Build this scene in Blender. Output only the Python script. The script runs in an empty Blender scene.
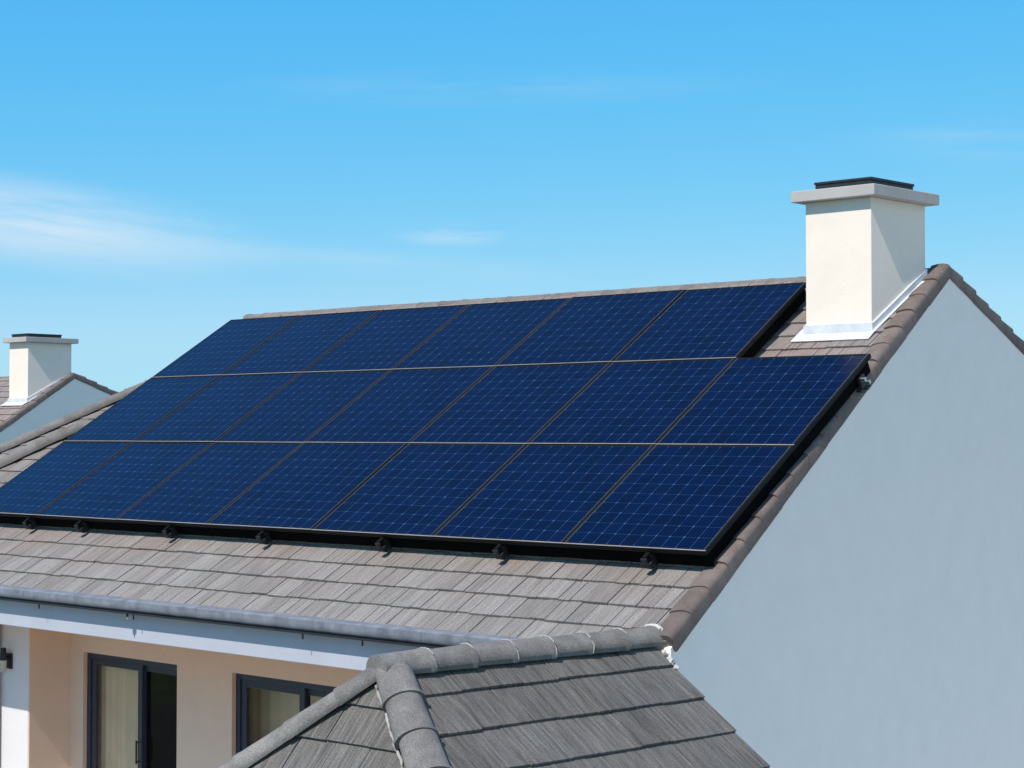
import bpy, bmesh, math, random
from mathutils import Vector, Matrix
R = math.radians
scene = bpy.context.scene
COL = scene.collection

# ------------------------------------------------------------ camera
cam_d = bpy.data.cameras.new('camera')
cam_d.sensor_width = 36.0
cam_d.lens = 1700.8 / 1024 * 36.0
cam_d.clip_start = 0.1
cam_d.clip_end = 3000
cam = bpy.data.objects.new('camera', cam_d)
cam.location = (20.4497, -12.711, 1.0598)
cam.rotation_euler = (R(90 + 1.642), 0, R(130.397 - 90))
COL.objects.link(cam)
scene.camera = cam

# ------------------------------------------------------------ light
SUN = Vector((0.037, -0.69, 0.895)).normalized()        # direction towards the sun
sun_elev = math.asin(SUN.z)
sun_az = math.atan2(SUN.x, SUN.y)                        # clockwise from +Y
sd = bpy.data.lights.new('sun', 'SUN')
sd.energy = 4.6
sd.angle = R(0.5)
sd.color = (1.0, 0.94, 0.85)
so = bpy.data.objects.new('sun', sd)
so.rotation_euler = SUN.to_track_quat('Z', 'Y').to_euler()
so.location = (0, -20, 30)
COL.objects.link(so)

vs = scene.view_settings
vs.view_transform = 'Standard'
vs.look = 'None'
vs.gamma = 1.0
vs.exposure = 0.0
vs.use_curve_mapping = False

# ------------------------------------------------------------ world
world = bpy.data.worlds.new('World')
scene.world = world
world.use_nodes = True
nt = world.node_tree
nt.nodes.clear()


def nn(t, typ, **kw):
    n = t.nodes.new(typ)
    for k, v in kw.items():
        if k.startswith('_'):
            setattr(n, k[1:], v)
    return n


def lk(t, a, b):
    t.links.new(a, b)


def mth(t, op, a, b=None, c=None, clamp=False):
    n = t.nodes.new('ShaderNodeMath')
    n.operation = op
    n.use_clamp = clamp
    for i, v in enumerate((a, b, c)):
        if v is None:
            continue
        if isinstance(v, (int, float)):
            n.inputs[i].default_value = v
        else:
            t.links.new(v, n.inputs[i])
    return n.outputs[0]


def mixc(t, fac, a, b, blend='MIX'):
    n = t.nodes.new('ShaderNodeMix')
    n.data_type = 'RGBA'
    n.blend_type = blend
    for sock, v in ((n.inputs[0], fac), (n.inputs[6], a), (n.inputs[7], b)):
        if isinstance(v, (int, float)):
            sock.default_value = v
        elif isinstance(v, (tuple, list)):
            sock.default_value = (*v[:3], 1)
        else:
            t.links.new(v, sock)
    return n.outputs[2]


def maprange(t, v, a, b, c=0.0, d=1.0, smooth=False):
    n = t.nodes.new('ShaderNodeMapRange')
    n.interpolation_type = 'SMOOTHSTEP' if smooth else 'LINEAR'
    t.links.new(v, n.inputs[0])
    for i, x in enumerate((a, b, c, d)):
        n.inputs[i + 1].default_value = x
    return n.outputs[0]


def combine(t, x, y, z):
    n = t.nodes.new('ShaderNodeCombineXYZ')
    for i, v in enumerate((x, y, z)):
        if isinstance(v, (int, float)):
            n.inputs[i].default_value = v
        else:
            t.links.new(v, n.inputs[i])
    return n.outputs[0]


def noise(t, vec, scale, detail=4, rough=0.5, w=None):
    n = t.nodes.new('ShaderNodeTexNoise')
    n.inputs['Scale'].default_value = scale
    n.inputs['Detail'].default_value = detail
    n.inputs['Roughness'].default_value = rough
    t.links.new(vec, n.inputs['Vector'])
    if w is not None:
        n.noise_dimensions = '4D'
        t.links.new(w, n.inputs['W'])
    return n.outputs['Fac']


sky = nt.nodes.new('ShaderNodeTexSky')
sky.sky_type = 'NISHITA'
sky.sun_disc = False
sky.sun_elevation = sun_elev
sky.sun_rotation = sun_az
sky.altitude = 300
sky.air_density = 1.0
sky.dust_density = 0.25
sky.ozone_density = 3.0
tc = nt.nodes.new('ShaderNodeTexCoord')
sep = nt.nodes.new('ShaderNodeSeparateXYZ')
lk(nt, tc.outputs['Generated'], sep.inputs[0])
# azimuth / elevation of the view direction, in degrees
elev = mth(nt, 'MULTIPLY', mth(nt, 'ARCSINE', sep.outputs[2]), 57.29578)
azim = mth(nt, 'MULTIPLY', mth(nt, 'ARCTAN2', sep.outputs[1], sep.outputs[0]), 57.29578)
SKY_TINT = nt.nodes.new('ShaderNodeHueSaturation')
SKY_TINT.inputs['Saturation'].default_value = 1.12
SKY_TINT.inputs['Value'].default_value = 1.0
lk(nt, sky.outputs[0], SKY_TINT.inputs['Color'])
tint0 = mixc(nt, 1.0, SKY_TINT.outputs[0], (0.80, 1.02, 1.12), 'MULTIPLY')
# tone of a very clear, polarised-looking day: per-channel power curve on the sky's own radiance
sc_ = nt.nodes.new('ShaderNodeSeparateColor')
lk(nt, tint0, sc_.inputs[0])
chan = []
for i_, (k_, g_) in enumerate(((1.40, 1.27), (0.875, 0.49), (0.965, 0.12))):
    v_ = mth(nt, 'MULTIPLY', mth(nt, 'POWER', mth(nt, 'MULTIPLY', sc_.outputs[i_], 0.1), g_), 10 * k_)
    if i_ == 0:
        v_ = mth(nt, 'SMOOTH_MIN', v_, 4.2, 1.2)
    chan.append(v_)
cc_ = nt.nodes.new('ShaderNodeCombineColor')
for i_ in range(3):
    lk(nt, chan[i_], cc_.inputs[i_])
# overhead the sky keeps its natural deep tone
tint = mixc(nt, maprange(nt, elev, 15.0, 38.0, 0.0, 1.0, True), cc_.outputs[0],
            mixc(nt, 1.0, tint0, (1.5, 1.6, 1.6), 'MULTIPLY'))


def wisp(az0, az1, el0, el1, tilt, sc, thr, amount):
    """thin cirrus: a soft band of stretched noise round one part of the sky"""
    ac, ec = (az0 + az1) / 2, (el0 + el1) / 2
    da = mth(nt, 'SUBTRACT', azim, ac)
    de = mth(nt, 'SUBTRACT', mth(nt, 'SUBTRACT', elev, ec), mth(nt, 'MULTIPLY', da, tilt))
    a = mth(nt, 'DIVIDE', da, (az1 - az0) / 2)
    e = mth(nt, 'DIVIDE', de, (el1 - el0) / 2)
    rr = mth(nt, 'SQRT', mth(nt, 'ADD', mth(nt, 'MULTIPLY', a, a), mth(nt, 'MULTIPLY', e, e)))
    mask = maprange(nt, rr, 0.0, 1.0, 1.0, 0.0, True)
    v = combine(nt, mth(nt, 'MULTIPLY', da, 0.16), mth(nt, 'MULTIPLY', de, 1.25), ac * 0.13)
    n1 = noise(nt, v, sc, 7, 0.58)
    m = maprange(nt, n1, thr, thr + 0.38, 0.0, 1.0, True)
    return mth(nt, 'MULTIPLY', mth(nt, 'MULTIPLY', m, mask), amount)


cl = None
for args in (
        (137.0, 155.5, 4.9, 8.7, 0.10, 0.8, 0.20, 0.80),
        (129.8, 135.0, 6.1, 7.2, 0.0, 1.4, 0.28, 0.45),
        (119.0, 142.0, 10.7, 12.4, -0.02, 0.9, 0.34, 0.17),
        (108.0, 121.0, 8.2, 10.6, 0.03, 0.7, 0.34, 0.20),
        (126.0, 146.0, 5.0, 6.5, 0.05, 0.6, 0.33, 0.25),
        (-75.0, 88.0, 2.0, 60.0, 0.0, 0.25, 0.18, 0.95),     # unseen bright cloud added in the east to fill the shaded gable side
        (155.0, 215.0, 7.0, 15.0, 0.05, 0.5, 0.42, 0.5)):
    w_ = wisp(*args)
    cl = w_ if cl is None else mth(nt, 'ADD', cl, w_, clamp=True)
skyc = mixc(nt, cl, tint, (6.9, 8.3, 9.5))
bg = nt.nodes.new('ShaderNodeBackground')
bg.inputs[1].default_value = 0.1
wo = nt.nodes.new('ShaderNodeOutputWorld')
lk(nt, skyc, bg.inputs[0])
lk(nt, bg.outputs[0], wo.inputs[0])

scene.render.engine = 'CYCLES'
scene.cycles.use_denoising = True
scene.cycles.max_bounces = 6
scene.cycles.transparent_max_bounces = 8


# ------------------------------------------------------------ materials
def new_mat(name):
    m = bpy.data.materials.new(name)
    m.use_nodes = True
    t = m.node_tree
    b = t.nodes['Principled BSDF']
    return m, t, b


def setc(t, sock, v):
    if isinstance(v, (tuple, list)):
        sock.default_value = (*v[:3], 1)
    elif isinstance(v, (int, float)):
        sock.default_value = v
    else:
        t.links.new(v, sock)


def bump(t, b, height, strength=0.3, dist=0.01):
    n = t.nodes.new('ShaderNodeBump')
    n.inputs['Strength'].default_value = strength
    n.inputs['Distance'].default_value = dist
    t.links.new(height, n.inputs['Height'])
    t.links.new(n.outputs[0], b.inputs['Normal'])


def obj_co(t):
    return t.nodes.new('ShaderNodeTexCoord').outputs['Object']


def plain(name, col, rough=0.5, metal=0.0, spec=0.5, var=0.12, scale=6.0, bmp=0.0, bscale=60):
    m, t, b = new_mat(name)
    co = obj_co(t)
    n = noise(t, co, scale, 5, 0.6)
    f = maprange(t, n, 0.3, 0.7, 1 - var, 1 + var)
    setc(t, b.inputs['Base Color'], mixc(t, 1.0, col, combine(t, f, f, f), 'MULTIPLY'))
    b.inputs['Roughness'].default_value = rough
    b.inputs['Metallic'].default_value = metal
    b.inputs['Specular IOR Level'].default_value = spec
    if bmp:
        bump(t, b, noise(t, co, bscale, 4, 0.6), bmp, 0.006)
    return m


def tile_mat(name, c_lo, c_hi, c_warm, streak=0.35, warm_v=None):
    """concrete shingle: colour per tile, long grain down the slope, blotchy weathering"""
    m, t, b = new_mat(name)
    uv = t.nodes.new('ShaderNodeUVMap').outputs[0]
    s = t.nodes.new('ShaderNodeSeparateXYZ')
    lk(t, uv, s.inputs[0])
    rnd = t.nodes.new('ShaderNodeNewGeometry').outputs['Random Per Island']
    w = mth(t, 'MULTIPLY', rnd, 60.0)
    gv = combine(t, mth(t, 'MULTIPLY', s.outputs[0], 38.0), mth(t, 'MULTIPLY', s.outputs[1], 2.2), 0.0)
    g = noise(t, gv, 1.0, 4, 0.62, w)
    gv2 = combine(t, mth(t, 'MULTIPLY', s.outputs[0], 95.0), mth(t, 'MULTIPLY', s.outputs[1], 5.0), 3.0)
    g2 = noise(t, gv2, 1.0, 2, 0.5, w)
    grain = mth(t, 'ADD', mth(t, 'MULTIPLY', g, 0.65), mth(t, 'MULTIPLY', g2, 0.35))
    blot = noise(t, uv, 0.9, 5, 0.6)
    fine = noise(t, uv, 60.0, 4, 0.85)
    base = mixc(t, rnd, c_lo, c_hi)
    wf = maprange(t, blot, 0.38, 0.66, 0.0, 0.75, True)
    if warm_v:
        wf = mth(t, 'MULTIPLY', mth(t, 'ADD', wf, 0.35),
                 maprange(t, mth(t, 'ADD', s.outputs[1], mth(t, 'MULTIPLY', blot, 1.2)), warm_v[0], warm_v[1], 0.12, 1.0, True), clamp=True)
    base = mixc(t, wf, base, c_warm)
    f = maprange(t, grain, 0.3, 0.7, 1 - streak, 1 + streak)
    f2 = maprange(t, fine, 0.3, 0.7, 0.55, 1.45)
    f = mth(t, 'MULTIPLY', f, f2)
    # pale lichen specks
    lich = maprange(t, noise(t, uv, 14.0, 6, 0.7), 0.66, 0.74, 0.0, 0.35, True)
    col = mixc(t, 1.0, base, combine(t, f, f, f), 'MULTIPLY')
    col = mixc(t, lich, col, (0.42, 0.41, 0.38))
    setc(t, b.inputs['Base Color'], col)
    b.inputs['Roughness'].default_value = 0.85
    b.inputs['Specular IOR Level'].default_value = 0.25
    bump(t, b, mth(t, 'ADD', grain, mth(t, 'MULTIPLY', fine, 0.9)), 1.0, 0.016)
    return m


def speckle_mat(name, col, warm, amount=0.35, scale=90.0):
    m, t, b = new_mat(name)
    co = obj_co(t)
    rnd = t.nodes.new('ShaderNodeNewGeometry').outputs['Random Per Island']
    n = noise(t, co, scale, 3, 0.7)
    n2 = noise(t, co, 5.0, 4, 0.6)
    base = mixc(t, maprange(t, n2, 0.35, 0.65, 0, 1), col, warm)
    f = mth(t, 'MULTIPLY', maprange(t, n, 0.3, 0.7, 1 - amount, 1 + amount), maprange(t, rnd, 0, 1, 0.86, 1.12))
    setc(t, b.inputs['Base Color'], mixc(t, 1.0, base, combine(t, f, f, f), 'MULTIPLY'))
    b.inputs['Roughness'].default_value = 0.85
    b.inputs['Specular IOR Level'].default_value = 0.25
    bump(t, b, n, 0.6, 0.008)
    return m


def plaster_mat(name, col, stain, var=0.05, smudge=0.3):
    m, t, b = new_mat(name)
    co = obj_co(t)
    big = noise(t, co, 0.45, 5, 0.6)
    mid = noise(t, co, 3.0, 6, 0.65)
    fine = noise(t, co, 55.0, 4, 0.65)
    c = mixc(t, maprange(t, big, 0.35, 0.7, 0.0, smudge, True), col, stain)
    f = mth(t, 'MULTIPLY', maprange(t, mid, 0.3, 0.7, 1 - var, 1 + var), maprange(t, fine, 0.3, 0.7, 0.975, 1.025))
    c = mixc(t, 1.0, c, combine(t, f, f, f), 'MULTIPLY')
    spots = maprange(t, noise(t, co, 7.0, 2, 0.4), 0.775, 0.80, 0.0, 0.3, True)
    c = mixc(t, spots, c, (0.78, 0.80, 0.80))
    setc(t, b.inputs['Base Color'], c)
    b.inputs['Roughness'].default_value = 0.9
    b.inputs['Specular IOR Level'].default_value = 0.2
    bump(t, b, mth(t, 'ADD', fine, mth(t, 'MULTIPLY', mid, 0.8)), 0.22, 0.008)
    return m


PW, PH = 1.70, 1.79          # panel width and length up the slope


def cell_mat():
    m, t, b = new_mat('solar_cells')
    co = obj_co(t)
    s = t.nodes.new('ShaderNodeSeparateXYZ')
    lk(t, co, s.inputs[0])
    c = (PW - 0.07) / 10
    ch = (PH - 0.07) / 10
    x = mth(t, 'DIVIDE', mth(t, 'SUBTRACT', s.outputs[0], 0.035), c)
    y = mth(t, 'DIVIDE', mth(t, 'SUBTRACT', s.outputs[1], 0.035), ch)

    def dist(v):
        f = mth(t, 'FRACT', v)
        return mth(t, 'MINIMUM', f, mth(t, 'SUBTRACT', 1.0, f))
    dx, dy = dist(x), dist(y)
    lx = mth(t, 'LESS_THAN', dx, 0.023)
    ly = mth(t, 'LESS_THAN', dy, 0.020)
    brk = maprange(t, noise(t, co, 9.0, 3, 0.7), 0.35, 0.62, 0.25, 1.0)
    dia = mth(t, 'LESS_THAN', mth(t, 'ADD', dx, dy), 0.095)
    x4 = dist(mth(t, 'MULTIPLY', x, 4.0))
    bus = mth(t, 'LESS_THAN', x4, 0.035)
    wn = t.nodes.new('ShaderNodeTexWhiteNoise')
    lk(t, combine(t, mth(t, 'FLOOR', x), mth(t, 'FLOOR', y), 0.0), wn.inputs['Vector'])
    gr = noise(t, co, 40.0, 3, 0.7)
    f = mth(t, 'MULTIPLY', maprange(t, wn.outputs[0], 0, 1, 0.75, 1.25), maprange(t, gr, 0.3, 0.7, 0.7, 1.3))
    base = mixc(t, 1.0, (0.0, 0.0036, 0.026), combine(t, f, f, f), 'MULTIPLY')
    base = mixc(t, mth(t, 'MULTIPLY', bus, 0.10), base, (0.05, 0.12, 0.30))
    base = mixc(t, mth(t, 'MULTIPLY', ly, 0.18), base, (0.06, 0.14, 0.30))
    base = mixc(t, mth(t, 'MULTIPLY', mth(t, 'MULTIPLY', lx, brk), 0.50), base, (0.035, 0.125, 0.30))
    base = mixc(t, mth(t, 'MULTIPLY', mth(t, 'MULTIPLY', dia, brk), 0.34), base, (0.09, 0.20, 0.40))
    dust = maprange(t, noise(t, co, 2.3, 6, 0.7), 0.45, 0.8, 0.0, 0.006, True)
    base = mixc(t, dust, base, (0.3, 0.3, 0.3))
    setc(t, b.inputs['Base Color'], base)
    b.inputs['Roughness'].default_value = 0.16
    b.inputs['Specular IOR Level'].default_value = 0.20
    wob = noise(t, co, 1.3, 2, 0.5)
    bump(t, b, wob, 0.05, 0.02)
    return m


def glass_mat(name, tintc):
    m, t, b = new_mat(name)
    t.nodes.remove(b)
    lw = t.nodes.new('ShaderNodeLayerWeight')
    lw.inputs[0].default_value = 0.5
    fr = mth(t, 'ADD', 0.035, mth(t, 'MULTIPLY', mth(t, 'POWER', lw.outputs['Facing'], 5.0), 0.9), clamp=True)
    tr = t.nodes.new('ShaderNodeBsdfTransparent')
    tr.inputs[0].default_value = (*tintc, 1)
    gl = t.nodes.new('ShaderNodeBsdfGlossy')
    gl.inputs['Roughness'].default_value = 0.01
    co = obj_co(t)
    bn = t.nodes.new('ShaderNodeBump')
    bn.inputs['Strength'].default_value = 0.03
    lk(t, noise(t, co, 1.2, 1, 0.4), bn.inputs['Height'])
    lk(t, bn.outputs[0], gl.inputs['Normal'])
    mx = t.nodes.new('ShaderNodeMixShader')
    lk(t, fr, mx.inputs[0])
    lk(t, tr.outputs[0], mx.inputs[1])
    lk(t, gl.outputs[0], mx.inputs[2])
    lk(t, mx.outputs[0], t.nodes['Material Output'].inputs[0])
    return m


M = dict(
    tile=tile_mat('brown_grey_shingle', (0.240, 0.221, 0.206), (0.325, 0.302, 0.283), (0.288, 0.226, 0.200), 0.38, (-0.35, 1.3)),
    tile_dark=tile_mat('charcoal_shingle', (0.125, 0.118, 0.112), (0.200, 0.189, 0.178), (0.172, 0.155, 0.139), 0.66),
    tile_far=tile_mat('far_shingle', (0.21, 0.19, 0.175), (0.30, 0.275, 0.255), (0.24, 0.19, 0.165), 0.3),
    verge=speckle_mat('brown_verge_tile', (0.145, 0.112, 0.100), (0.195, 0.158, 0.142), 0.22, 70),
    ridge=speckle_mat('grey_ridge_tile', (0.165, 0.150, 0.140), (0.22, 0.20, 0.186), 0.25, 60),
    cap_dark=speckle_mat('granular_ridge_tile', (0.160, 0.150, 0.141), (0.235, 0.220, 0.205), 0.5, 110),
    gable=plaster_mat('blue_grey_render', (0.93, 0.865, 0.80), (0.90, 0.84, 0.78), 0.022, 0.30),
    stack=plaster_mat('cream_render', (0.90, 0.78, 0.67), (0.86, 0.745, 0.64), 0.03, 0.3),
    cap=plaster_mat('cap_concrete', (0.48, 0.45, 0.43), (0.40, 0.37, 0.35), 0.08, 0.5),
    wall=plaster_mat('peach_render', (0.77, 0.62, 0.50), (0.73, 0.59, 0.48), 0.03, 0.3),
    pier=plaster_mat('white_render', (0.74, 0.72, 0.72), (0.68, 0.66, 0.66), 0.03, 0.3),
    soffit=plaster_mat('tan_soffit', (0.72, 0.37, 0.14), (0.66, 0.34, 0.13), 0.05, 0.3),
    beam=plain('pale_beam_paint', (0.45, 0.465, 0.53), 0.6, var=0.05, scale=2, bmp=0.05),
    gutter=plain('zinc_gutter', (0.20, 0.213, 0.245), 0.55, 0.0, 0.4, var=0.3, scale=7, bmp=0.35, bscale=25),
    dark=plain('dark_metal', (0.022, 0.024, 0.028), 0.45, 0.0, 0.4, var=0.3),
    black=plain('black_aluminium', (0.006, 0.006, 0.0065), 0.6, 0.0, 0.18, var=0.2),
    lip=plain('anodised_lip', (0.27, 0.25, 0.24), 0.42, 0.0, 0.5, var=0.2),
    lip_dim=plain('brown_anodised_lip', (0.095, 0.092, 0.090), 0.45, 0.0, 0.5, var=0.25),
    lead=plain('painted_flashing', (0.66, 0.67, 0.69), 0.5, 0.0, 0.5, var=0.12, scale=9, bmp=0.25, bscale=14),
    mortar=plain('white_mortar', (0.55, 0.53, 0.50), 0.9, 0.0, 0.2, var=0.12, scale=25, bmp=0.2, bscale=40),
    frame=plain('slate_blue_frame', (0.030, 0.042, 0.070), 0.4, 0.0, 0.5, var=0.1),
    glass=glass_mat('window_glass', (0.93, 0.94, 0.93)),
    room=plain('room_paint', (0.16, 0.12, 0.09), 0.9, var=0.1),
    curtain=plain('cream_blind', (0.86, 0.70, 0.50), 0.9, var=0.08, scale=3),
    floor=plain('timber_deck', (0.46, 0.37, 0.29), 0.7, var=0.25, scale=3),
    steel=plain('bright_steel', (0.62, 0.62, 0.62), 0.28, 1.0, 0.5, var=0.1),
    lampglass=plain('frosted_lamp', (0.55, 0.52, 0.47), 0.4, var=0.1),
    grass=plain('grass', (0.055, 0.085, 0.030), 0.95, 0.0, 0.2, var=0.5, scale=0.6, bmp=0.6, bscale=8),
    pave=plain('paving', (0.48, 0.46, 0.43), 0.9, 0.0, 0.2, var=0.2, scale=2, bmp=0.3, bscale=20),
    asphalt=plain('asphalt', (0.055, 0.055, 0.056), 0.9, 0.0, 0.2, var=0.25, scale=3),
    mesh=plain('black_edge_shade', (0.004, 0.004, 0.004), 0.95, 0.0, 0.05, var=0.3),  # near-black of the strips that paint shade under the panel edges
    mortar_grey=plain('weathered_pointing', (0.37, 0.35, 0.33), 0.9, 0.0, 0.2, var=0.3, scale=30, bmp=0.2, bscale=60),
    furn=plain('dark_furniture', (0.03, 0.025, 0.022), 0.6, var=0.2),
)


# ------------------------------------------------------------ object helpers
def V(*a):
    return Vector(a)


def origin(p):
    o = Vector((0, 0, 0))
    while p is not None:
        o += p.location
        p = p.parent
    return o


def part(name, bm, mat, parent=None, smooth=False, bevel=0.0):
    """link bm (built in world coordinates) as ONE mesh object under parent"""
    off = origin(parent)
    if off.length:
        bmesh.ops.translate(bm, verts=bm.verts, vec=-off)
    bmesh.ops.recalc_face_normals(bm, faces=bm.faces)
    me = bpy.data.meshes.new(name)
    bm.to_mesh(me)
    bm.free()
    for mm in (mat if isinstance(mat, (list, tuple)) else [mat]):
        me.materials.append(mm)
    if smooth:
        for p in me.polygons:
            p.use_smooth = True
        me.set_sharp_from_angle(angle=R(40))
    o = bpy.data.objects.new(name, me)
    COL.objects.link(o)
    o.parent = parent
    if bevel:
        md = o.modifiers.new('bevel', 'BEVEL')
        md.width = bevel
        md.segments = 2
        md.limit_method = 'ANGLE'
        md.angle_limit = R(40)
    return o


def thing(name, label, cat, loc=(0, 0, 0), group=None):
    o = bpy.data.objects.new(name, None)
    o.empty_display_size = 0.3
    o.location = loc
    COL.objects.link(o)
    tag(o, label, cat, group)
    return o


def tag(o, label, cat, group=None):
    o['label'] = label
    o['category'] = cat
    if group:
        o['group'] = group


def copy_tree(o, parent=None):
    c = o.copy()
    COL.objects.link(c)
    c.parent = parent
    for ch in list(o.children):
        copy_tree(ch, c)
    return c


def box(bm, x0, x1, y0, y1, z0, z1, mi=0):
    vv = [bm.verts.new(p) for p in ((x0, y0, z0), (x1, y0, z0), (x1, y1, z0), (x0, y1, z0),
                                    (x0, y0, z1), (x1, y0, z1), (x1, y1, z1), (x0, y1, z1))]
    for f in ((3, 2, 1, 0), (4, 5, 6, 7), (0, 1, 5, 4), (1, 2, 6, 5), (2, 3, 7, 6), (3, 0, 4, 7)):
        fc = bm.faces.new([vv[i] for i in f])
        fc.material_index = mi
    return vv


def loft(bm, rings, closed=True, mi=0):
    """rings of equal length joined into a closed solid"""
    rs = [[bm.verts.new(p) for p in r] for r in rings]
    n = len(rs[0])
    for a, b in zip(rs, rs[1:]):
        for i in range(n if closed else n - 1):
            j = (i + 1) % n
            bm.faces.new((a[i], a[j], b[j], b[i])).material_index = mi
    bm.faces.new(list(reversed(rs[0]))).material_index = mi
    bm.faces.new(rs[-1]).material_index = mi


def prism(bm, pts, vec):
    """flat polygon extruded along vec"""
    vec = Vector(vec)
    loft(bm, [[Vector(p) for p in pts], [Vector(p) + vec for p in pts]])


def tube(bm, a, b, r, seg=12, r2=None):
    a, b = Vector(a), Vector(b)
    t = (b - a).normalized()
    u = t.orthogonal().normalized()
    w = t.cross(u)
    ring = lambda c, rr: [c + u * rr * math.cos(2 * math.pi * i / seg) + w * rr * math.sin(2 * math.pi * i / seg) for i in range(seg)]
    loft(bm, [ring(a, r), ring(b, r if r2 is None else r2)])


def clip(poly, clipper):
    """Sutherland-Hodgman; clipper convex and counter-clockwise"""
    out = poly
    n = len(clipper)
    for i in range(n):
        ax, ay = clipper[i]
        bx, by = clipper[(i + 1) % n]
        inp, out = out, []
        if not inp:
            break
        side = lambda p: (bx - ax) * (p[1] - ay) - (by - ay) * (p[0] - ax)
        for k in range(len(inp)):
            p, q = inp[k], inp[(k + 1) % len(inp)]
            sp, sq = side(p), side(q)
            if sp >= 0:
                out.append(p)
            if (sp >= 0) != (sq >= 0):
                tt = sp / (sp - sq)
                out.append((p[0] + (q[0] - p[0]) * tt, p[1] + (q[1] - p[1]) * tt))
    return out


def area(p):
    return abs(sum(p[i][0] * p[(i + 1) % len(p)][1] - p[(i + 1) % len(p)][0] * p[i][1] for i in range(len(p)))) / 2


def tile_roof(name, parent, O, e, s, poly, expo, wr, thick, mat, seed, voff=0.0, deck=0.10, thin=False):
    """courses of separate lapped shingles over the plane O + u*e + v*s, clipped to poly (u, v)"""
    rng = random.Random(seed)
    O, e, s = Vector(O), Vector(e).normalized(), Vector(s).normalized()
    n = e.cross(s).normalized()
    if n.z < 0:
        n = -n
    if sum(poly[i][0] * poly[(i + 1) % len(poly)][1] - poly[(i + 1) % len(poly)][0] * poly[i][1] for i in range(len(poly))) < 0:
        poly = poly[::-1]
    bm = bmesh.new()
    uvl = bm.loops.layers.uv.new('UVMap')
    umin, umax = min(p[0] for p in poly), max(p[0] for p in poly)
    vmin, vmax = min(p[1] for p in poly), max(p[1] for p in poly)

    def solid(pg, top, bot):
        tv = [bm.verts.new(O + e * p[0] + s * p[1] + n * top(p)) for p in pg]
        bv = [bm.verts.new(O + e * p[0] + s * p[1] + n * bot(p)) for p in pg]
        fs = [(bm.faces.new(tv), pg), (bm.faces.new(bv[::-1]), pg[::-1])]
        for i in range(len(pg)):
            j = (i + 1) % len(pg)
            fs.append((bm.faces.new((bv[i], bv[j], tv[j], tv[i])), [pg[i], pg[j], pg[j], pg[i]]))
        for f, q in fs:
            for l, p in zip(f.loops, q):
                l[uvl].uv = p
    k0 = -2
    v = vmin + voff - 2 * expo
    while v < vmax:
        jit = rng.uniform(-0.004, 0.004)
        u = umin - rng.uniform(0, wr[1])
        while u < umax:
            w = rng.uniform(*wr)
            sk = rng.uniform(-0.006, 0.006)
            lift = rng.uniform(-0.003, 0.004)
            g = 0.0042
            va = v + jit + rng.uniform(-0.008, 0.008)
            vb = v + expo + 0.05
            pg = clip([(u + g, va), (u + w - g, va + sk * 0.6), (u + w - g, vb), (u + g, vb)], poly)
            if len(pg) >= 3 and area(pg) > 2e-4:
                top = lambda p: 0.004 + thick * (1 - (p[1] - v) / (expo + 0.05)) + lift
                bot = lambda p: top(p) - thick * 0.8
                # drop doubled points
                q = [pg[0]]
                for p in pg[1:]:
                    if abs(p[0] - q[-1][0]) + abs(p[1] - q[-1][1]) > 1e-5:
                        q.append(p)
                if abs(q[0][0] - q[-1][0]) + abs(q[0][1] - q[-1][1]) < 1e-5:
                    q.pop()
                if len(q) >= 3:
                    solid(q, top, bot)
            u += w
        v += expo
    solid(poly, lambda p: -0.012, lambda p: -deck)
    return part(name, bm, mat, parent)


def cap_row(bm, P, Q, up, r, length, seed, squash=0.85, a0=-15, seg=12, fl=.018):
    """half-round ridge or hip tiles from P to Q, each overlapping the one before"""
    rng = random.Random(seed)
    P, Q = Vector(P), Vector(Q)
    t = (Q - P)
    L = t.length
    t.normalize()
    up = (Vector(up) - t * t.dot(Vector(up))).normalized()
    b = t.cross(up)
    n = max(1, round(L / length))
    step = L / n
    for i in range(n):
        dr = rng.uniform(-0.004, 0.004)
        sh = b * rng.uniform(-0.006, 0.006) + up * rng.uniform(-0.004, 0.004)
        rings = []
        for d, rr in ((0.0, r + fl + dr), (0.035, r + fl + dr), (0.05, r + 0.006 + dr), (step + 0.045, r - 0.008 + dr)):
            c = P + t * (i * step + d) + sh
            rings.append([c + b * rr * math.cos(R(a0 + (180 - 2 * a0) * j / seg)) + up * (rr * squash * math.sin(R(a0 + (180 - 2 * a0) * j / seg))) for j in range(seg + 1)])
        loft(bm, rings)


def verge_row(bm, P, Q, up, out, length, seed, w=0.27, drop=0.12, st=.020):
    """rounded verge tiles laid up a gable edge from P (low) to Q (high); out points off the roof"""
    rng = random.Random(seed)
    P, Q = Vector(P), Vector(Q)
    t = Q - P
    L = t.length
    t.normalize()
    up = (Vector(up) - t * t.dot(Vector(up))).normalized()
    b = up.cross(t)
    if b.dot(Vector(out)) < 0:
        b = -b
    prof = [(-w, -0.005), (-w + .012, .026), (-w + .05, .036), (-w * .55, .046), (-.07, .048), (-.03, .042), (-.006, .026), (.004, .0),
            (.004, -drop), (-.022, -drop), (-.024, -.02)]
    n = max(1, round(L / length))
    step = L / n
    for i in range(n):
        dn = rng.uniform(-.004, .005)
        do = rng.uniform(-.004, .004)
        rings = []
        for d, ex in ((0, st), (.03, st), (step + .03, .0)):
            c = P + t * (i * step + d)
            rings.append([c + b * (x * (1 + ex * .8) + do * (d < .1)) + up * (y + (ex if y > -.01 else 0) * 1.0 + dn) for x, y in prof])
        loft(bm, rings)


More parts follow.
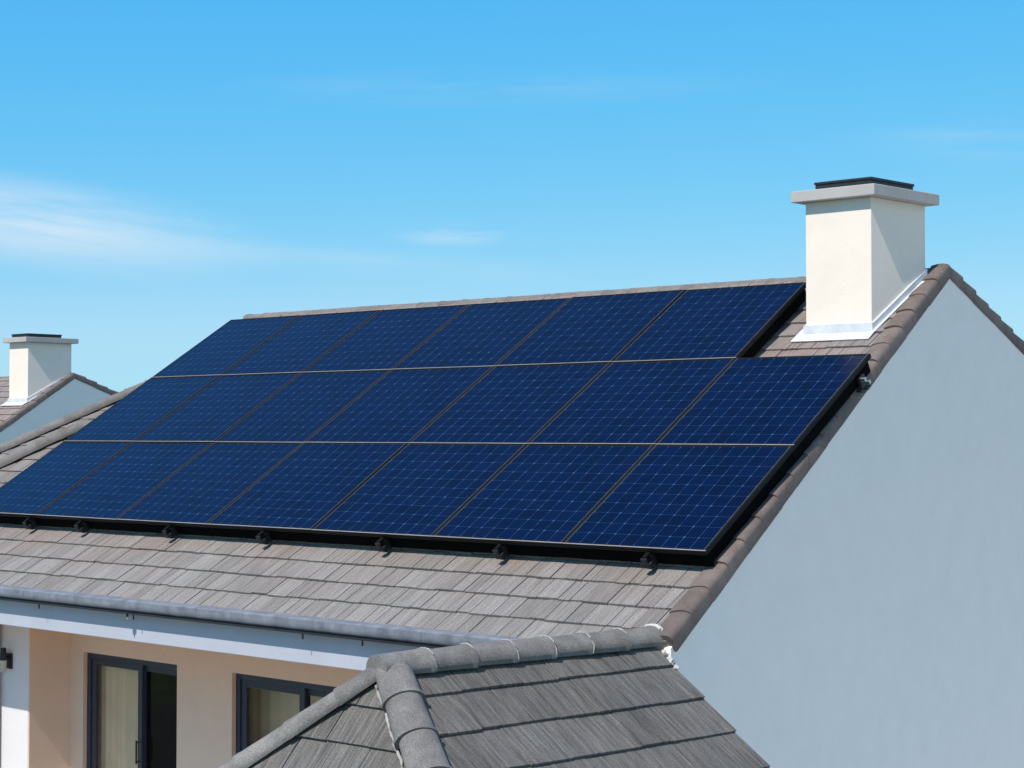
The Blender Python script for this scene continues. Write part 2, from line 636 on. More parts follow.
# ------------------------------------------------------------ ground
GZ = -7.0
bm = bmesh.new()
N_ = 40
ext = 900.0
gv = [[bm.verts.new((-ext + 2 * ext * i / N_, -ext + 2 * ext * j / N_, GZ)) for j in range(N_ + 1)] for i in range(N_ + 1)]
for i in range(N_):
    for j in range(N_):
        bm.faces.new((gv[i][j], gv[i + 1][j], gv[i + 1][j + 1], gv[i][j + 1]))
g = part('ground', bm, M['grass'])
g['kind'] = 'structure'
bm = bmesh.new()
box(bm, -40, 40, -9.5, -7.3, GZ - 0.1, GZ + 0.12)
g = part('pavement', bm, M['pave'], bevel=0.02)
g['kind'] = 'structure'
bm = bmesh.new()
box(bm, -8, 34, -7.3, 34, GZ - 0.1, GZ + 0.03)
g = part('bounce_courtyard', bm, M['pave'], bevel=0.02)  # unseen pale paving, added to bounce sunlight onto the gable wall
g['kind'] = 'structure'
bm = bmesh.new()
box(bm, -120, 120, -17.5, -9.5, GZ - 0.1, GZ + 0.008)
g = part('road', bm, M['asphalt'])
g['kind'] = 'structure'

# ------------------------------------------------------------ main house
PITCH = R(31.648)
SL = V(0, math.cos(PITCH), math.sin(PITCH))
NR = V(0, -math.sin(PITCH), math.cos(PITCH))
OFF = -0.24                                   # tile surface below the panel glass
RO = NR * (OFF - 0.018)                       # a point of the roof base plane


def rp(x, v, h=0.0):
    """point on the front roof: x along the eave, v up the slope from the foot of the panels"""
    return V(x, 0, 0) + RO + SL * v + NR * h


def yv(y):                                    # slope coordinate of a given y
    return (y - RO.y) / SL.y


EAVE_Y, RIDGE_Y = -0.87, 5.26
EV, RV = yv(EAVE_Y), yv(RIDGE_Y)
RIDGE = rp(0, RV)
XV0, XV1 = 12.035, 11.705                     # verge edge at the eave and at the ridge


def xv(y):
    return XV0 + (XV1 - XV0) * (y - EAVE_Y) / (RIDGE_Y - EAVE_Y)


XL = 0.06
BP = R(19.0)                                  # back slope
BACK_Y = 13.0
bs = V(0, math.cos(BP), -math.sin(BP))
BV = (BACK_Y - RIDGE_Y) / math.cos(BP)
BZ = RIDGE.z - BV * math.sin(BP)

house = thing('house', 'large pale house carrying the solar panels, blue grey gable wall on its right', 'house', (6, 5, GZ))
tile_roof('front_roof', house, RO, (1, 0, 0), SL,
          [(XL, EV), (XV0 - .30, EV), (XV0 - .03, EV + .22), (XV1 - .02, RV), (XL, RV)], 0.315, (0.10, 0.31), 0.027, M['tile'], 3, voff=0.0)
tile_roof('back_roof', house, RIDGE, (1, 0, 0), -bs,
          [(XL, -BV), (xv(BACK_Y) - .02, -BV), (XV1 - .02, 0), (XL, 0)], 0.40, (0.3, 0.5), 0.024, M['tile'], 4)
bm = bmesh.new()
cap_row(bm, V(XL - 0.42, RIDGE_Y, RIDGE.z - 0.068), V(XV1 - 0.26, RIDGE_Y, RIDGE.z - 0.068), (0, 0, 1), 0.12, 0.42, 5, .62)
part('ridge_tiles', bm, M['ridge'], house, smooth=True)
bm = bmesh.new()
verge_row(bm, V(XV0, EAVE_Y + .17, 0) + V(0, 0, rp(0, EV + .20).z), V(XV1, RIDGE_Y, RIDGE.z), NR, (1, 0, 0), 0.37, 6, .22, .10)
verge_row(bm, V(xv(BACK_Y), BACK_Y, BZ), V(XV1, RIDGE_Y, RIDGE.z), V(0, math.sin(BP), math.cos(BP)), (1, 0, 0), 0.40, 7, .22, .10, .036)
part('verge_tiles', bm, M['verge'], house, smooth=True)

# gable wall, a slab just inside the verge tiles
wx = lambda y: xv(y) - 0.012
bm = bmesh.new()
zt = lambda y: (rp(0, yv(y)).z if y <= RIDGE_Y else RIDGE.z - (y - RIDGE_Y) * math.tan(BP)) - 0.05
ys = [-0.70, RIDGE_Y, BACK_Y - 0.25]
poly = [V(wx(ys[0]), ys[0], GZ), V(wx(ys[2]), ys[2], GZ), V(wx(ys[2]), ys[2], zt(ys[2])), V(wx(ys[1]), ys[1], zt(ys[1])), V(wx(ys[0]), ys[0], zt(ys[0]))]
prism(bm, poly, (-0.25, 0, 0))
part('gable_wall', bm, M['gable'], house)
bm = bmesh.new()
poly = [V(XL + .05, p.y, p.z) for p in poly]
prism(bm, poly, (0.25, 0, 0))
part('gable_wall', bm, M['gable'], house)
bm = bmesh.new()
box(bm, XL + .3, wx(BACK_Y) - .25, BACK_Y - .5, BACK_Y - .25, GZ, BZ - .05)
part('back_wall', bm, M['pier'], house)

# eaves: gutter, fascia beam, soffit
BEAM_Y, BEAM_Z = -0.90, -1.275
GX1 = 11.75
bm = bmesh.new()
prof = [(-.845, -.800), (-1.020, -.800), (-1.045, -.812), (-1.045, -.860), (-1.035, -.905), (-1.000, -.932), (-.905, -.932), (-.89, -.92), (-.89, -.83), (-.845, -.815)]
# gutter in four joined lengths
gx = [XL - .1, 2.9, 6.1, 9.4, GX1]
for a, b_ in zip(gx, gx[1:]):
    loft(bm, [[V(x, y, z) for y, z in prof] for x in (a, b_ - .004)])
gut = part('gutter', bm, M['gutter'], house, smooth=True)
for gxx in (1.2, 3.2, 5.0, 7.75, 8.6):
    bm = bmesh.new()
    box(bm, gxx - .005, gxx + .005, -1.035, -1.020, -1.010, -.956)
    part('bracket', bm, M['dark'], gut)
bm = bmesh.new()
tube(bm, (4.86, -1.045, -.985), (4.86, -1.015, -.985), .035, 14)
tube(bm, (4.86, -1.03, -1.06), (4.86, -1.03, -.935), .008, 8)
part('outlet', bm, M['steel'], gut, smooth=True)
bm = bmesh.new()
box(bm, XL, GX1, BEAM_Y, BEAM_Y + .12, BEAM_Z, -.86)
part('fascia', bm, M['beam'], house, bevel=.006)
bm = bmesh.new()
box(bm, XL, GX1, -1.042, BEAM_Y - .003, -.955, -.935)  # dark strip standing in for the shadow gap below the gutter
part('gutter_gap_shade', bm, M['dark'], house)
bm = bmesh.new()
box(bm, XL, 11.7, BEAM_Y + .12, 0.9, BEAM_Z + .012, BEAM_Z + .06)
part('soffit', bm, M['soffit'], house)

# loggia: pier, return wall, recessed wall with openings
PY, WY, FZ = 0.08, 0.72, -4.0
SZ = BEAM_Z + .012
PX1 = 1.34
bm = bmesh.new()
box(bm, XL + .3, PX1, PY, WY + .25, FZ, SZ)
part('pier', bm, M['pier'], house, bevel=.008)
bm = bmesh.new()
box(bm, PX1, PX1 + .012, PY + .012, WY, FZ, SZ)
part('return_wall', bm, M['wall'], house)
bm = bmesh.new()
box(bm, 10.6, 11.78, PY, WY + .25, FZ, SZ)
part('pier', bm, M['pier'], house, bevel=.008)
D0, D1, DT = 1.63, 3.57, -1.815
W0, W1, WT, WB = 4.61, 6.80, -1.815, -3.25
bm = bmesh.new()
box(bm, PX1, D0, WY, WY + .25, FZ, SZ)
box(bm, D0, D1, WY, WY + .25, DT, SZ)
box(bm, D1, W0, WY, WY + .25, FZ, SZ)
box(bm, W0, W1, WY, WY + .25, WT, SZ)
box(bm, W0, W1, WY, WY + .25, FZ, WB)
box(bm, W1, 10.6, WY, WY + .25, FZ, SZ)
part('front_wall', bm, M['wall'], house)
bm = bmesh.new()
box(bm, XL + .3, 11.78, PY - .02, WY + .25, GZ, FZ - .2)
part('lower_wall', bm, M['pier'], house)
bm = bmesh.new()
box(bm, XL + .05, 11.75, -2.6, WY + .25, FZ - .2, FZ)
part('balcony_floor', bm, M['floor'], house)
bm = bmesh.new()
tube(bm, (0.70, 0.01, FZ), (0.70, 0.01, SZ), .045, 14)
part('downpipe', bm, M['dark'], house, smooth=True)


def frame_ring(bm, x0, x1, z0, z1, t, y0, y1):
    box(bm, x0, x0 + t, y0, y1, z0, z1)
    box(bm, x1 - t, x1, y0, y1, z0, z1)
    box(bm, x0 + t, x1 - t, y0, y1, z1 - t, z1)
    box(bm, x0 + t, x1 - t, y0, y1, z0, z0 + t)


FY = WY + .06
# sliding door
bm = bmesh.new()
frame_ring(bm, D0, D1, FZ + .01, DT, .075, FY, FY + .13)
door = part('sliding_door', bm, M['frame'], house, bevel=.006)
dm = 2.72
bm = bmesh.new()
frame_ring(bm, D0 + .078, dm + .05, FZ + .09, DT - .078, .085, FY + .02, FY + .065)
part('sash', bm, M['frame'], door, bevel=.005)
bm = bmesh.new()
frame_ring(bm, dm - .04, D1 - .078, FZ + .09, DT - .078, .085, FY + .070, FY + .115)
part('sash', bm, M['frame'], door, bevel=.005)
bm = bmesh.new()
box(bm, D0 + .16, dm - .03, FY + .040, FY + .046, FZ + .17, DT - .16)
part('pane', bm, M['glass'], door)
bm = bmesh.new()
box(bm, dm + .04, D1 - .16, FY + .090, FY + .096, FZ + .17, DT - .16)
part('pane', bm, M['glass'], door)
bm = bmesh.new()
tube(bm, (dm + .005, FY - .03, -3.15), (dm + .005, FY - .03, -2.85), .012, 10)
tube(bm, (dm + .005, FY - .03, -3.12), (dm + .005, FY + .02, -3.12), .01, 8)
tube(bm, (dm + .005, FY - .03, -2.88), (dm + .005, FY + .02, -2.88), .01, 8)
part('handle', bm, M['dark'], door, smooth=True)
# window
bm = bmesh.new()
frame_ring(bm, W0, W1, WB, WT, .075, FY, FY + .13)
win = part('window', bm, M['frame'], house, bevel=.006)
wm = 5.74
bm = bmesh.new()
frame_ring(bm, W0 + .078, wm + .06, WB + .078, WT - .078, .09, FY + .02, FY + .065)
part('sash', bm, M['frame'], win, bevel=.005)
bm = bmesh.new()
frame_ring(bm, wm - .03, W1 - .078, WB + .078, WT - .078, .09, FY + .070, FY + .115)
part('sash', bm, M['frame'], win, bevel=.005)
bm = bmesh.new()
box(bm, W0 + .165, wm - .025, FY + .040, FY + .046, WB + .165, WT - .165)
part('pane', bm, M['glass'], win)
bm = bmesh.new()
box(bm, wm + .055, W1 - .165, FY + .090, FY + .096, WB + .165, WT - .165)
part('pane', bm, M['glass'], win)
bm = bmesh.new()
box(bm, W0 - .03, W1 + .03, WY - .05, FY, WB - .04, WB)
part('sill', bm, M['pier'], win, bevel=.006)
# room behind the glass
bm = bmesh.new()
box(bm, PX1 + .1, 9.6, 4.6, 4.7, FZ, SZ)
box(bm, PX1 + .1, PX1 + .2, WY + .26, 4.6, FZ, SZ)
box(bm, 9.5, 9.6, WY + .26, 4.6, FZ, SZ)
box(bm, PX1 + .1, 9.6, WY + .26, 4.7, SZ, SZ + .06)
box(bm, 4.18, 4.24, WY + .26, 4.6, FZ, SZ)
part('room_walls', bm, M['room'], house)
bm = bmesh.new()
box(bm, PX1 + .1, 9.6, WY + .25, 4.7, FZ - .1, FZ - .002)
part('room_floor', bm, M['room'], house)


def curtain(x0, x1, y, z0, z1, label, seed):
    rng = random.Random(seed)
    bm = bmesh.new()
    n = 46
    f, bk = [], []
    ph = rng.uniform(0, 6)
    for i in range(n + 1):
        x = x0 + (x1 - x0) * i / n
        d = .009 * math.sin(i * 1.15 + ph) + .006 * math.sin(i * .37 + ph)
        f.append((x, y + d))
        bk.append((x, y + d + .006))
    ring = f + bk[::-1]
    loft(bm, [[V(px, py, z0) for px, py in ring], [V(px, py, z1) for px, py in ring]])
    o = part('curtain', bm, M['curtain'], None, smooth=True)
    tag(o, label, 'curtain', 'cream curtains behind the glass')
    return o


curtain(1.66, 2.66, FY + .155, FZ + .03, SZ - .02, 'cream curtain hanging behind the left leaf of the sliding door', 1)
curtain(4.27, 5.76, FY + .42, FZ + .03, SZ - .02, 'cream curtain hanging behind the window beside the hip roof', 2)
# wall lamp on the pier
t = thing('wall_lamp', 'small dark wall lamp on the pier at the left edge', 'lamp', (0.85, PY, -1.98))
bm = bmesh.new(); box(bm, .85, .99, PY - .022, PY - .001, -2.03, -1.83); part('back_plate', bm, M['dark'], t, bevel=.006)
bm = bmesh.new(); tube(bm, (.92, PY - .02, -1.88), (.92, PY - .09, -1.88), .018, 10); part('arm', bm, M['dark'], t, smooth=True)
bm = bmesh.new(); tube(bm, (.92, PY - .10, -1.91), (.92, PY - .10, -1.75), .05, 16, .035); part('housing', bm, M['dark'], t, smooth=True)
bm = bmesh.new(); tube(bm, (.92, PY - .10, -2.06), (.92, PY - .10, -1.912), .04, 16, .046); part('lamp_shade', bm, M['lampglass'], t, smooth=True)

# chimney
CX0, CX1, CY0, CY1, CZ = 10.600, 11.420, 3.96, 5.02, 3.645
TW = .112                                      # stack skewed so that its right face catches more of the sun
bm = bmesh.new()
rb = lambda y: (rp(0, yv(min(y, RIDGE_Y))).z)
loft(bm, [[V(CX0, CY0, rb(CY0) - .1), V(CX1, CY0, rb(CY0) - .1), V(CX1 + TW, CY1, rb(CY1) - .2), V(CX0 + TW, CY1, rb(CY1) - .2)],
          [V(CX0, CY0, CZ), V(CX1, CY0, CZ), V(CX1 + TW, CY1, CZ), V(CX0 + TW, CY1, CZ)]])
chim = part('chimney', bm, M['stack'], house, bevel=.008)
ov = .112


def skewbox(bm, x0, x1, y0, y1, z0, z1):
    sh = lambda y: TW * (y - CY0) / (CY1 - CY0)
    loft(bm, [[V(x0 + sh(y0), y0, z), V(x1 + sh(y0), y0, z), V(x1 + sh(y1), y1, z), V(x0 + sh(y1), y1, z)] for z in (z0, z1)])


bm = bmesh.new(); skewbox(bm, CX0 - ov, CX1 + ov, CY0 - ov, CY1 + ov, CZ + .001, CZ + .125)
part('cap', bm, M['cap'], chim, bevel=.008)
bm = bmesh.new()
skewbox(bm, CX0 + .14, CX1 + .015, CY0 - .02, CY1 - .26, CZ + .126, CZ + .185)
skewbox(bm, CX0 + .13, CX1 + .025, CY0 - .03, CY1 - .25, CZ + .186, CZ + .215)
part('flue_cover', bm, M['dark'], chim, bevel=.006)
bm = bmesh.new()
k = .022
# upstands: front and the two sides stepping up with the slope
box(bm, CX0 - k, CX1 + k, CY0 - k, CY0 - .001, rb(CY0) - .02, rb(CY0) + .125)
for xa, xb in ((CX1, CX1 + k), (CX0 - k, CX0)):
    c0, c1 = CY0 + .001, CY1
    prism(bm, [V(xa, c0, rb(CY0) - .02), V(xa + TW, c1, rb(c1) - .06), V(xa + TW, c1, rb(c1) + .13), V(xa, c0, rb(CY0) + .125)], (xb - xa, 0, 0))
# apron lying on the tiles
ap = .10


def slab(pts, h0=.030, h1=.040):
    prism(bm, [rp(x, v, h0) for x, v in pts], NR * (h1 - h0))


v0 = yv(CY0 - k)
v1 = yv(CY1)
slab([(CX0 - ap, v0 - .15), (CX1 + ap * .5, v0 - .15), (CX1 + ap * .5, v0 + .01), (CX0 - ap, v0 + .01)])
slab([(CX1 + .005, v0 + .012), (CX1 + ap * .5, v0 + .012), (CX1 + ap * .5 + TW, v1), (CX1 + .005 + TW, v1)])
slab([(CX0 - ap, v0 + .012), (CX0 - .005, v0 + .012), (CX0 - .005 + TW, v1), (CX0 - ap + TW, v1)])
part('flashing', bm, M['lead'], chim)

# ------------------------------------------------------------ solar panels
COLS = [0.0, 1.592, 3.2777, 4.9846, 6.7575, 8.5551, 10.2587, 11.90]
GAP = .004
TH = .045


def make_panel():
    root = thing('solar_panel', '', 'solar panel', (0, 0, 0), 'blue solar panels on the front roof')
    fw = .032
    bm = bmesh.new()
    x0, x1, y0, y1 = GAP / 2, PW - GAP / 2, GAP / 2, PH - GAP / 2
    # upright members black, cross members with a pale lip
    box(bm, x0, x0 + fw, y0, y1, -TH, 0, 0)
    box(bm, x1 - fw, x1, y0, y1, -TH, 0, 0)
    box(bm, x0 + fw, x1 - fw, y0, y0 + fw, -TH, 0, 0)
    box(bm, x0 + fw, x1 - fw, y1 - fw, y1, -TH, 0, 0)
    box(bm, x0, x1, y0 + .001, y0 + .014, 0.0005, .003, 1)
    box(bm, x0 + .024, x0 + .030, y0 + .016, y1 - .002, 0.0005, .0025, 2)
    box(bm, x1 - .030, x1 - .024, y0 + .016, y1 - .002, 0.0005, .0025, 2)
    fr = part('frame', bm, [M['black'], M['lip'], M['lip_dim']], root)
    bm = bmesh.new()
    box(bm, x0 + fw, x1 - fw, y0 + fw, y1 - fw, -.012, -.003)
    part('cell_glass', bm, CELL, root)
    bm = bmesh.new()
    box(bm, PW / 2 - .06, PW / 2 + .06, PH - .25, PH - .15, -.034, -.0125)
    part('junction_box', bm, M['black'], root)
    return root


def edge_shade(o, col, row):
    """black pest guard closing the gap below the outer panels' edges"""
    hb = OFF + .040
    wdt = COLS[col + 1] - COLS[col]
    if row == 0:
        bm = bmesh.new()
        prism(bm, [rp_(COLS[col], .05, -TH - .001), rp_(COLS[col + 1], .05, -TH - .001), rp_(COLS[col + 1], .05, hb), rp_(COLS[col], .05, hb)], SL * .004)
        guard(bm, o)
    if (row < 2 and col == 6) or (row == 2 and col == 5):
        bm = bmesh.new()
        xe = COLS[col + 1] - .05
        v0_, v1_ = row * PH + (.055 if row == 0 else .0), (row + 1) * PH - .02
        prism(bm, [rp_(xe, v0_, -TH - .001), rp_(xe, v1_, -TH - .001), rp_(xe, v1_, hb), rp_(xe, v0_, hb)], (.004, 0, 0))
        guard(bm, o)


def rp_(x, v, h):
    return V(x, 0, 0) + SL * v + NR * h


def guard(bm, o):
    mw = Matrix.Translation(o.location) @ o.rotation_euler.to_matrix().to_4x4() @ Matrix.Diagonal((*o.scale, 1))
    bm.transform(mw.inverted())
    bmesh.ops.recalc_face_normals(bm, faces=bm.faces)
    me = bpy.data.meshes.new('edge_shade_strip')
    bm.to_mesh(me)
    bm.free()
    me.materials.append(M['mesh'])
    g_ = bpy.data.objects.new('edge_shade_strip', me)
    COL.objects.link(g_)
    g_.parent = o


CELL = cell_mat()
strip_args = []
ordn = ['leftmost', 'second from left', 'third from left', 'fourth from left', 'fifth from left', 'sixth from left', 'rightmost']
rown = ['bottom', 'middle', 'top']
proto = make_panel()
first = True
prng = random.Random(9)
for r_ in range(3):
    for c_ in range(6 if r_ == 2 else 7):
        o = proto if first else copy_tree(proto)
        first = False
        o.location = V(COLS[c_], 0, 0) + SL * (r_ * PH)
        o.rotation_euler = (PITCH + R(prng.uniform(-.12, .12)), R(prng.uniform(-.10, .10)), 0)
        o.scale = ((COLS[c_ + 1] - COLS[c_]) / PW, 1, 1)
        strip_args.append((o, c_, r_))
        nm = ordn[c_] if not (r_ == 2 and c_ == 5) else 'rightmost'
        extra = ''
        if r_ == 2 and c_ == 5:
            extra = ', beside the chimney'
        elif r_ == 1 and c_ == 6:
            extra = ', below the chimney'
        elif r_ == 0 and c_ == 0:
            extra = ', corner cut off at left'
        o['label'] = f'dark blue solar panel, {nm} in the {rown[r_]} row{extra}'

for g_ in strip_args:
    edge_shade(*g_)

# ------------------------------------------------------------ mounting rails
HB = OFF + .012                                # tile top in panel-normal terms
RAILX = [1.40, 2.52, 4.27, 5.94, 7.82, 9.45, 11.25]


def pp(x, v, h):
    return V(x, 0, 0) + SL * v + NR * h


def pbox(bm, x0, x1, v0, v1, h0, h1):
    c = [pp(x0, v0, h0), pp(x1, v0, h0), pp(x1, v1, h0), pp(x0, v1, h0)]
    prism(bm, c, NR * (h1 - h0))


def make_rail(x, top):
    root = thing('mounting_rail', '', 'mounting rail', pp(x, -.1, HB), 'black rails under the panels')
    bm = bmesh.new()
    pbox(bm, x - .022, x + .022, -.075, top, -TH - .075, -TH - .002)
    part('rail', bm, M['black'], root, bevel=.004)
    for v in (0.02, 1.75, 3.5):
        if v + .1 > top:
            continue
        bm = bmesh.new()
        pbox(bm, x - .03, x + .03, v - .06, v + .22, HB + .022, HB + .034)
        pbox(bm, x - .028, x - .0225, v - .03, v + .05, HB + .034, -TH - .03)
        pbox(bm, x + .0225, x + .028, v - .03, v + .05, HB + .034, -TH - .03)
        part('roof_bracket', bm, M['dark'], root)
    bm = bmesh.new()
    # end clamp with its bolt at the foot of the rail
    pbox(bm, x - .034, x + .034, -.096, -.077, -TH - .10, -TH - .012)
    pbox(bm, x - .042, x + .042, -.085, -.03, -TH - .125, -TH - .077)
    ec = part('end_clamp', bm, M['dark'], root, bevel=.004)
    bm = bmesh.new()
    tube(bm, pp(x + .012, -.110, -TH - .05), pp(x + .012, -.096, -TH - .05), .011, 6)
    part('bolt', bm, M['dark'], ec)
    return root


rl = ['near the left edge', 'second from left', 'third from left', 'fourth from left', 'fifth from left', 'sixth from left', 'rightmost']
pr = make_rail(RAILX[0], 3 * PH - .05)
last = make_rail(RAILX[6], 2 * PH - .05)
for i, x in enumerate(RAILX):
    if i == 0:
        o = pr
    elif i == 6:
        o = last
    else:
        o = copy_tree(pr)
        o.location = pr.location + V(x - RAILX[0], 0, 0)
    o['label'] = f'black rail foot with clamp under the bottom panels, {rl[i]}'
# cross rail whose end shows at the verge
xr, vr = 11.93, 2 * PH - .30
t = thing('cross_rail', 'black cross rail with bright steel end clamp at the verge below the chimney', 'mounting rail', pp(11.9, vr, HB))
bm = bmesh.new(); pbox(bm, 10.4, xr - .02, vr - .022, vr + .022, -TH - .16, -TH - .08); part('rail', bm, M['black'], t, bevel=.004)
bm = bmesh.new(); pbox(bm, xr - .06, xr - .015, vr - .05, vr + .05, -TH - .19, -TH - .05)
pbox(bm, xr - .10, xr + .01, vr - .07, vr + .07, -TH - .21, -TH - .19)
ec = part('end_clamp', bm, M['dark'], t, bevel=.006)
for dv in (-.03, .04):
    bm = bmesh.new()
    tube(bm, pp(xr - .016, vr + dv, -TH - .10 - dv), pp(xr + .03, vr + dv, -TH - .10 - dv), .022, 8)
    part('bolt', bm, M['steel'], ec, smooth=True)

# ------------------------------------------------------------ hip roofed bay in front
AR = R(10)
LOW = V(0, 0, -.09)
A = V(11.320, -3.394, -.713) + LOW * .4
B = V(11.795, -.700, -.713) + LOW * .4
HR = V(12.212, -3.921, -1.297) + LOW
HL = V(10.241, -4.120, -1.517) + LOW
ez = -2.05
HR2 = A + (HR - A) * ((ez - A.z) / (HR.z - A.z))
HL2 = A + (HL - A) * ((ez - A.z) / (HL.z - A.z))
bay = thing('bay_house', 'grey tiled hip roofed bay in front of the main house, nearest to the camera', 'house', (11.2, -2.8, GZ))
rd = (B - A).normalized()                       # along the ridge, away from the viewer
dn = V(math.cos(AR), -math.sin(AR), 0)          # plan direction down the right slope
dn = (dn - rd * dn.dot(rd)).normalized()
nrm_r = rd.cross(HR2 - A).normalized()
if nrm_r.z < 0:
    nrm_r = -nrm_r
down_r = (V(0, 0, -1) + nrm_r * nrm_r.z).normalized()
lenr = (ez - A.z) / down_r.z


def to_uv(P, O, e, s):
    d = P - O
    return (d.dot(e), d.dot(s))


V2 = B + down_r * lenr
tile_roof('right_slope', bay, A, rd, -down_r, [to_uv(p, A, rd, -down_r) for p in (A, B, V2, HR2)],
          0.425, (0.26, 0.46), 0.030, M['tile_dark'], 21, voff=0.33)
ex = V(1, 0, 0)
nh = (HR2 - A).cross(HL2 - A).normalized()
if nh.z < 0:
    nh = -nh
eh = (HR2 - HL2).normalized()
up_h = nh.cross(eh).normalized()
if up_h.z < 0:
    up_h = -up_h
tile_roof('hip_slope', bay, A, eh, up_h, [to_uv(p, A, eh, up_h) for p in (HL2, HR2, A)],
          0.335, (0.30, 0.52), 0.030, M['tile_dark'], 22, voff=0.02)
nl = rd.cross(HL2 - A).normalized()
if nl.z < 0:
    nl = -nl
down_l = (V(0, 0, -1) + nl * nl.z).normalized()
lenl = (ez - A.z) / down_l.z
lb = B - rd * .18
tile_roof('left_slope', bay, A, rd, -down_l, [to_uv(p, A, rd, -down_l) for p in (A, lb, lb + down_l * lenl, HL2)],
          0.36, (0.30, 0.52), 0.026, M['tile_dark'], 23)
bm = bmesh.new()
cap_row(bm, B - LOW * .25 + rd * .03, A - LOW * .25 - rd * .10, (0, 0, 1), .142, .43, 31, .80, -22, fl=.013)
part('ridge_tiles', bm, M['cap_dark'], bay, smooth=True)
bm = bmesh.new()
d = (HR2 - A).normalized()
cap_row(bm, HR2 + V(0, 0, .02), A + V(0, 0, .035) + d * .02, nrm_r + nh, .150, .40, 32, .72, -16)
part('hip_tiles', bm, M['cap_dark'], bay, smooth=True)
bm = bmesh.new()
d = (HL2 - A).normalized()
cap_row(bm, HL2 + V(0, 0, .015), A + V(0, 0, .035), nl + nh, .120, .46, 33, .72, -16, fl=.011)
part('hip_tiles', bm, M['cap_dark'], bay, smooth=True)


def lump(pts, radii, flat=1.0):
    """an uneven trowelled fillet following pts, as one closed piece"""
    bm = bmesh.new()
    rings = []
    for i, (p, r) in enumerate(zip(pts, radii)):
        a = pts[max(0, i - 1)]
        b = pts[min(len(pts) - 1, i + 1)]
        t = (b - a).normalized()
        u = t.orthogonal().normalized()
        w = t.cross(u)
        rings.append([p + (u * math.cos(2 * math.pi * q / 10) + w * math.sin(2 * math.pi * q / 10)) * r * (1 + .25 * math.sin(q * 2.1 + i * 1.7)) for q in range(10)])
    loft(bm, rings)
    return bm


rngm = random.Random(77)
e0 = B - LOW * .25 + rd * .035
side = rd.cross(V(0, 0, 1))
arc = [R(-20 + 215 * i / 16) for i in range(17)]
pts = [e0 + side * .140 * math.cos(a) + V(0, 0, .118 * math.sin(a)) + rd * rngm.uniform(-.012, .012) for a in arc]
part('mortar', lump(pts, [.006] + [rngm.uniform(.016, .027) for _ in range(15)] + [.006]), M['mortar'], bay, smooth=True)
pts = [B + down_r * (.16 + .022 * i) + nrm_r * (.035 + rngm.uniform(-.008, .008)) - rd * .01 for i in range(12)]
part('mortar', lump(pts, [.006] + [rngm.uniform(.018, .026) for _ in range(10)] + [.006]), M['mortar'], bay, smooth=True)
# thin pale pointing at the joints of the near ridge, and the bedding line beside the front hip
P_, Q_ = B - LOW * .25 + rd * .03, A - LOW * .25 - rd * .10
nj = max(1, round((Q_ - P_).length / .43))
for i in range(1, nj):
    c = P_ + (Q_ - P_) * (i / nj)
    pts = [c + side * .153 * math.cos(R(-18 + 216 * q / 14)) + V(0, 0, .153 * .80 * math.sin(R(-18 + 216 * q / 14))) + rd * rngm.uniform(-.006, .006) for q in range(15)]
    part('mortar_joint', lump(pts, [rngm.uniform(.004, .0085) for _ in pts]), M['mortar_grey'], bay, smooth=True)
hd = (HR2 - A).normalized()
hside = nh.cross(hd)
if hside.x > 0:
    hside = -hside
pts = [A + hd * (.10 + .055 * i) + hside * (.145 + rngm.uniform(-.008, .008)) + nh * (.040 + rngm.uniform(-.004, .006)) for i in range(26)]
part('mortar_bed', lump(pts, [rngm.uniform(.006, .016) for _ in pts]), M['mortar_grey'], bay, smooth=True)
# walls under the eaves, and the back cheek under the verge
ctr = (HL2 + HR2 + V2) / 3
fp = [HL2 + V(.3, .3, 0), HR2 + V(-.3, .3, 0), V2 + V(-.35, -.02, 0), V(lb.x - 2.2, V2.y + .2, 0)]
bm = bmesh.new()
loft(bm, [[V(p.x, p.y, GZ) for p in fp], [V(p.x, p.y, ez - .12) for p in fp]])
part('walls', bm, M['pier'], bay)
bm = bmesh.new()
q = [B + V(0, 0, -.10), V2 + V(-.1, .02, -.06), V(V2.x - .35, V2.y + .02, ez - .2), V(lb.x - .3, lb.y - .03, ez - .2)]
prism(bm, [p - rd * .06 for p in q], -rd * .08)
part('cheek_wall', bm, M['pier'], bay)

# ------------------------------------------------------------ terraced neighbour with two stepped hips
nb = thing('hip_roofed_house', 'neighbouring house with two stepped hip roofs, half hidden behind the panels', 'house', (-5, 6, GZ))


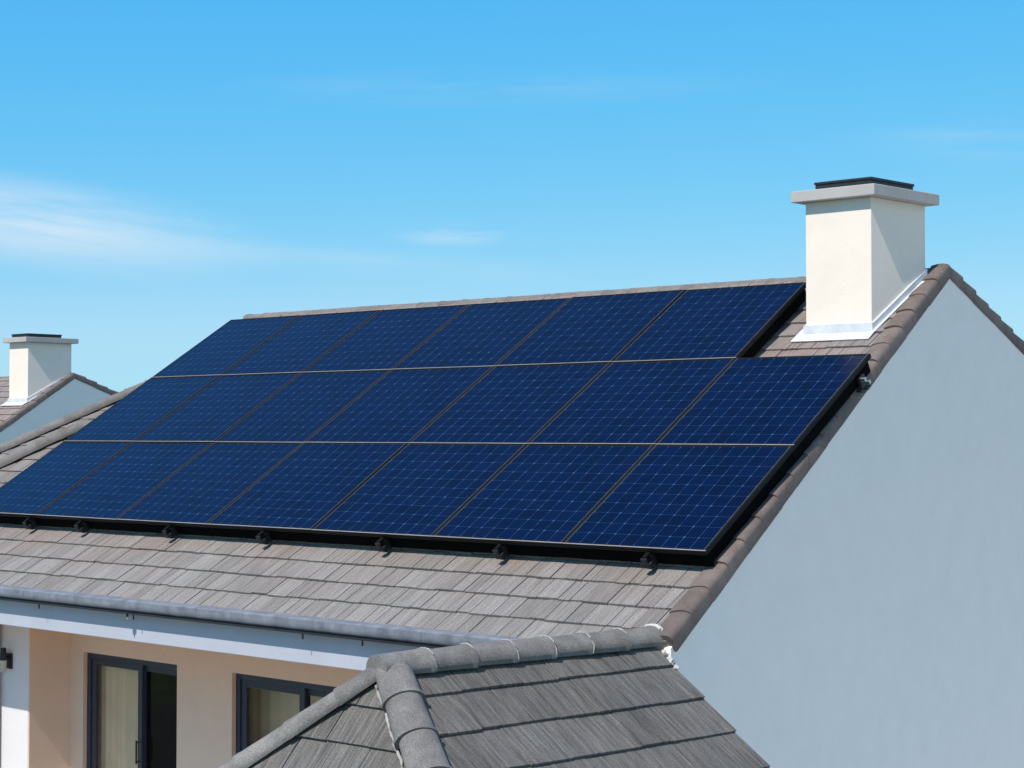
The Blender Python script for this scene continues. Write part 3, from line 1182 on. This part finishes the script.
def hip_house(A, xr, drop, pitch, seed):
    """front, left and back slopes of a hip roof whose ridge runs from A to x = xr"""
    run = drop / math.tan(pitch)
    cp, sp = math.cos(pitch), math.sin(pitch)
    L = drop / sp
    E = [V(A.x - run, A.y - run, A.z - drop), V(xr, A.y - run, A.z - drop), V(xr, A.y, A.z), V(A.x - run, A.y + run, A.z - drop), V(xr, A.y + run, A.z - drop)]
    ln = xr - A.x
    tile_roof('front_roof', nb, A, (1, 0, 0), (0, cp, sp), [(-run, -L), (ln, -L), (ln, 0), (0, 0)], .315, (.22, .4), .024, M['tile_far'], seed)
    tile_roof('back_roof', nb, A, (1, 0, 0), (0, -cp, sp), [(-run, -L), (ln, -L), (ln, 0), (0, 0)], .34, (.3, .5), .024, M['tile_far'], seed + 1)
    tile_roof('left_roof', nb, A, (0, 1, 0), (cp, 0, sp), [(-run, -L), (run, -L), (0, 0)], .315, (.22, .4), .024, M['tile_far'], seed + 2)
    bm = bmesh.new()
    cap_row(bm, E[0] + V(0, 0, .03), A + V(0, 0, .03), (0, 0, 1), .15, .42, seed + 3, .8)
    cap_row(bm, E[3] + V(0, 0, .03), A + V(0, 0, .03), (0, 0, 1), .15, .42, seed + 4, .8)
    part('hip_tiles', bm, M['ridge'], nb, smooth=True)
    bm = bmesh.new()
    cap_row(bm, A + V(0, 0, .03), V(xr, A.y, A.z + .03), (0, 0, 1), .13, .42, seed + 5, .8)
    part('ridge_tiles', bm, M['ridge'], nb, smooth=True)
    bm = bmesh.new()
    i = .35
    pts = [V(xr - .1, A.y - run + i, GZ), V(xr - .1, A.y + run - i, GZ), V(xr - .1, A.y + run - i, A.z - drop), V(xr - .1, A.y, A.z - .1), V(xr - .1, A.y - run + i, A.z - drop)]
    prism(bm, pts, (-.2, 0, 0))
    box(bm, A.x - run + i, xr - .3, A.y - run + i, A.y + run - i, GZ, A.z - drop)
    part('walls', bm, M['pier'], nb)


hip_house(V(-2.6, 3.74, 1.13), -.12, 2.1, R(34), 101)
hip_house(V(-6.27, 8.28, 2.11), -.45, 3.0, R(32.5), 121)

# ------------------------------------------------------------ far house of the same build, to the left
far = copy_tree(house)
far.name = 'house'
far.location = house.location + V(-30.91, 9.97, -.143)
tag(far, 'distant house with cream chimney and grey gable, far left', 'house')
far.location.z = GZ - .27
for ch in far.children:
    if ch.name.startswith('chimney'):                      # its stack is a little stouter
        s_ = V(1.08, 1.24, 1.10)
        piv = V(CX1, CY0, rb(CY0)) - house.location
        ch.scale = s_
        ch.location = V(*(piv[i] * (1 - s_[i]) for i in range(3)))
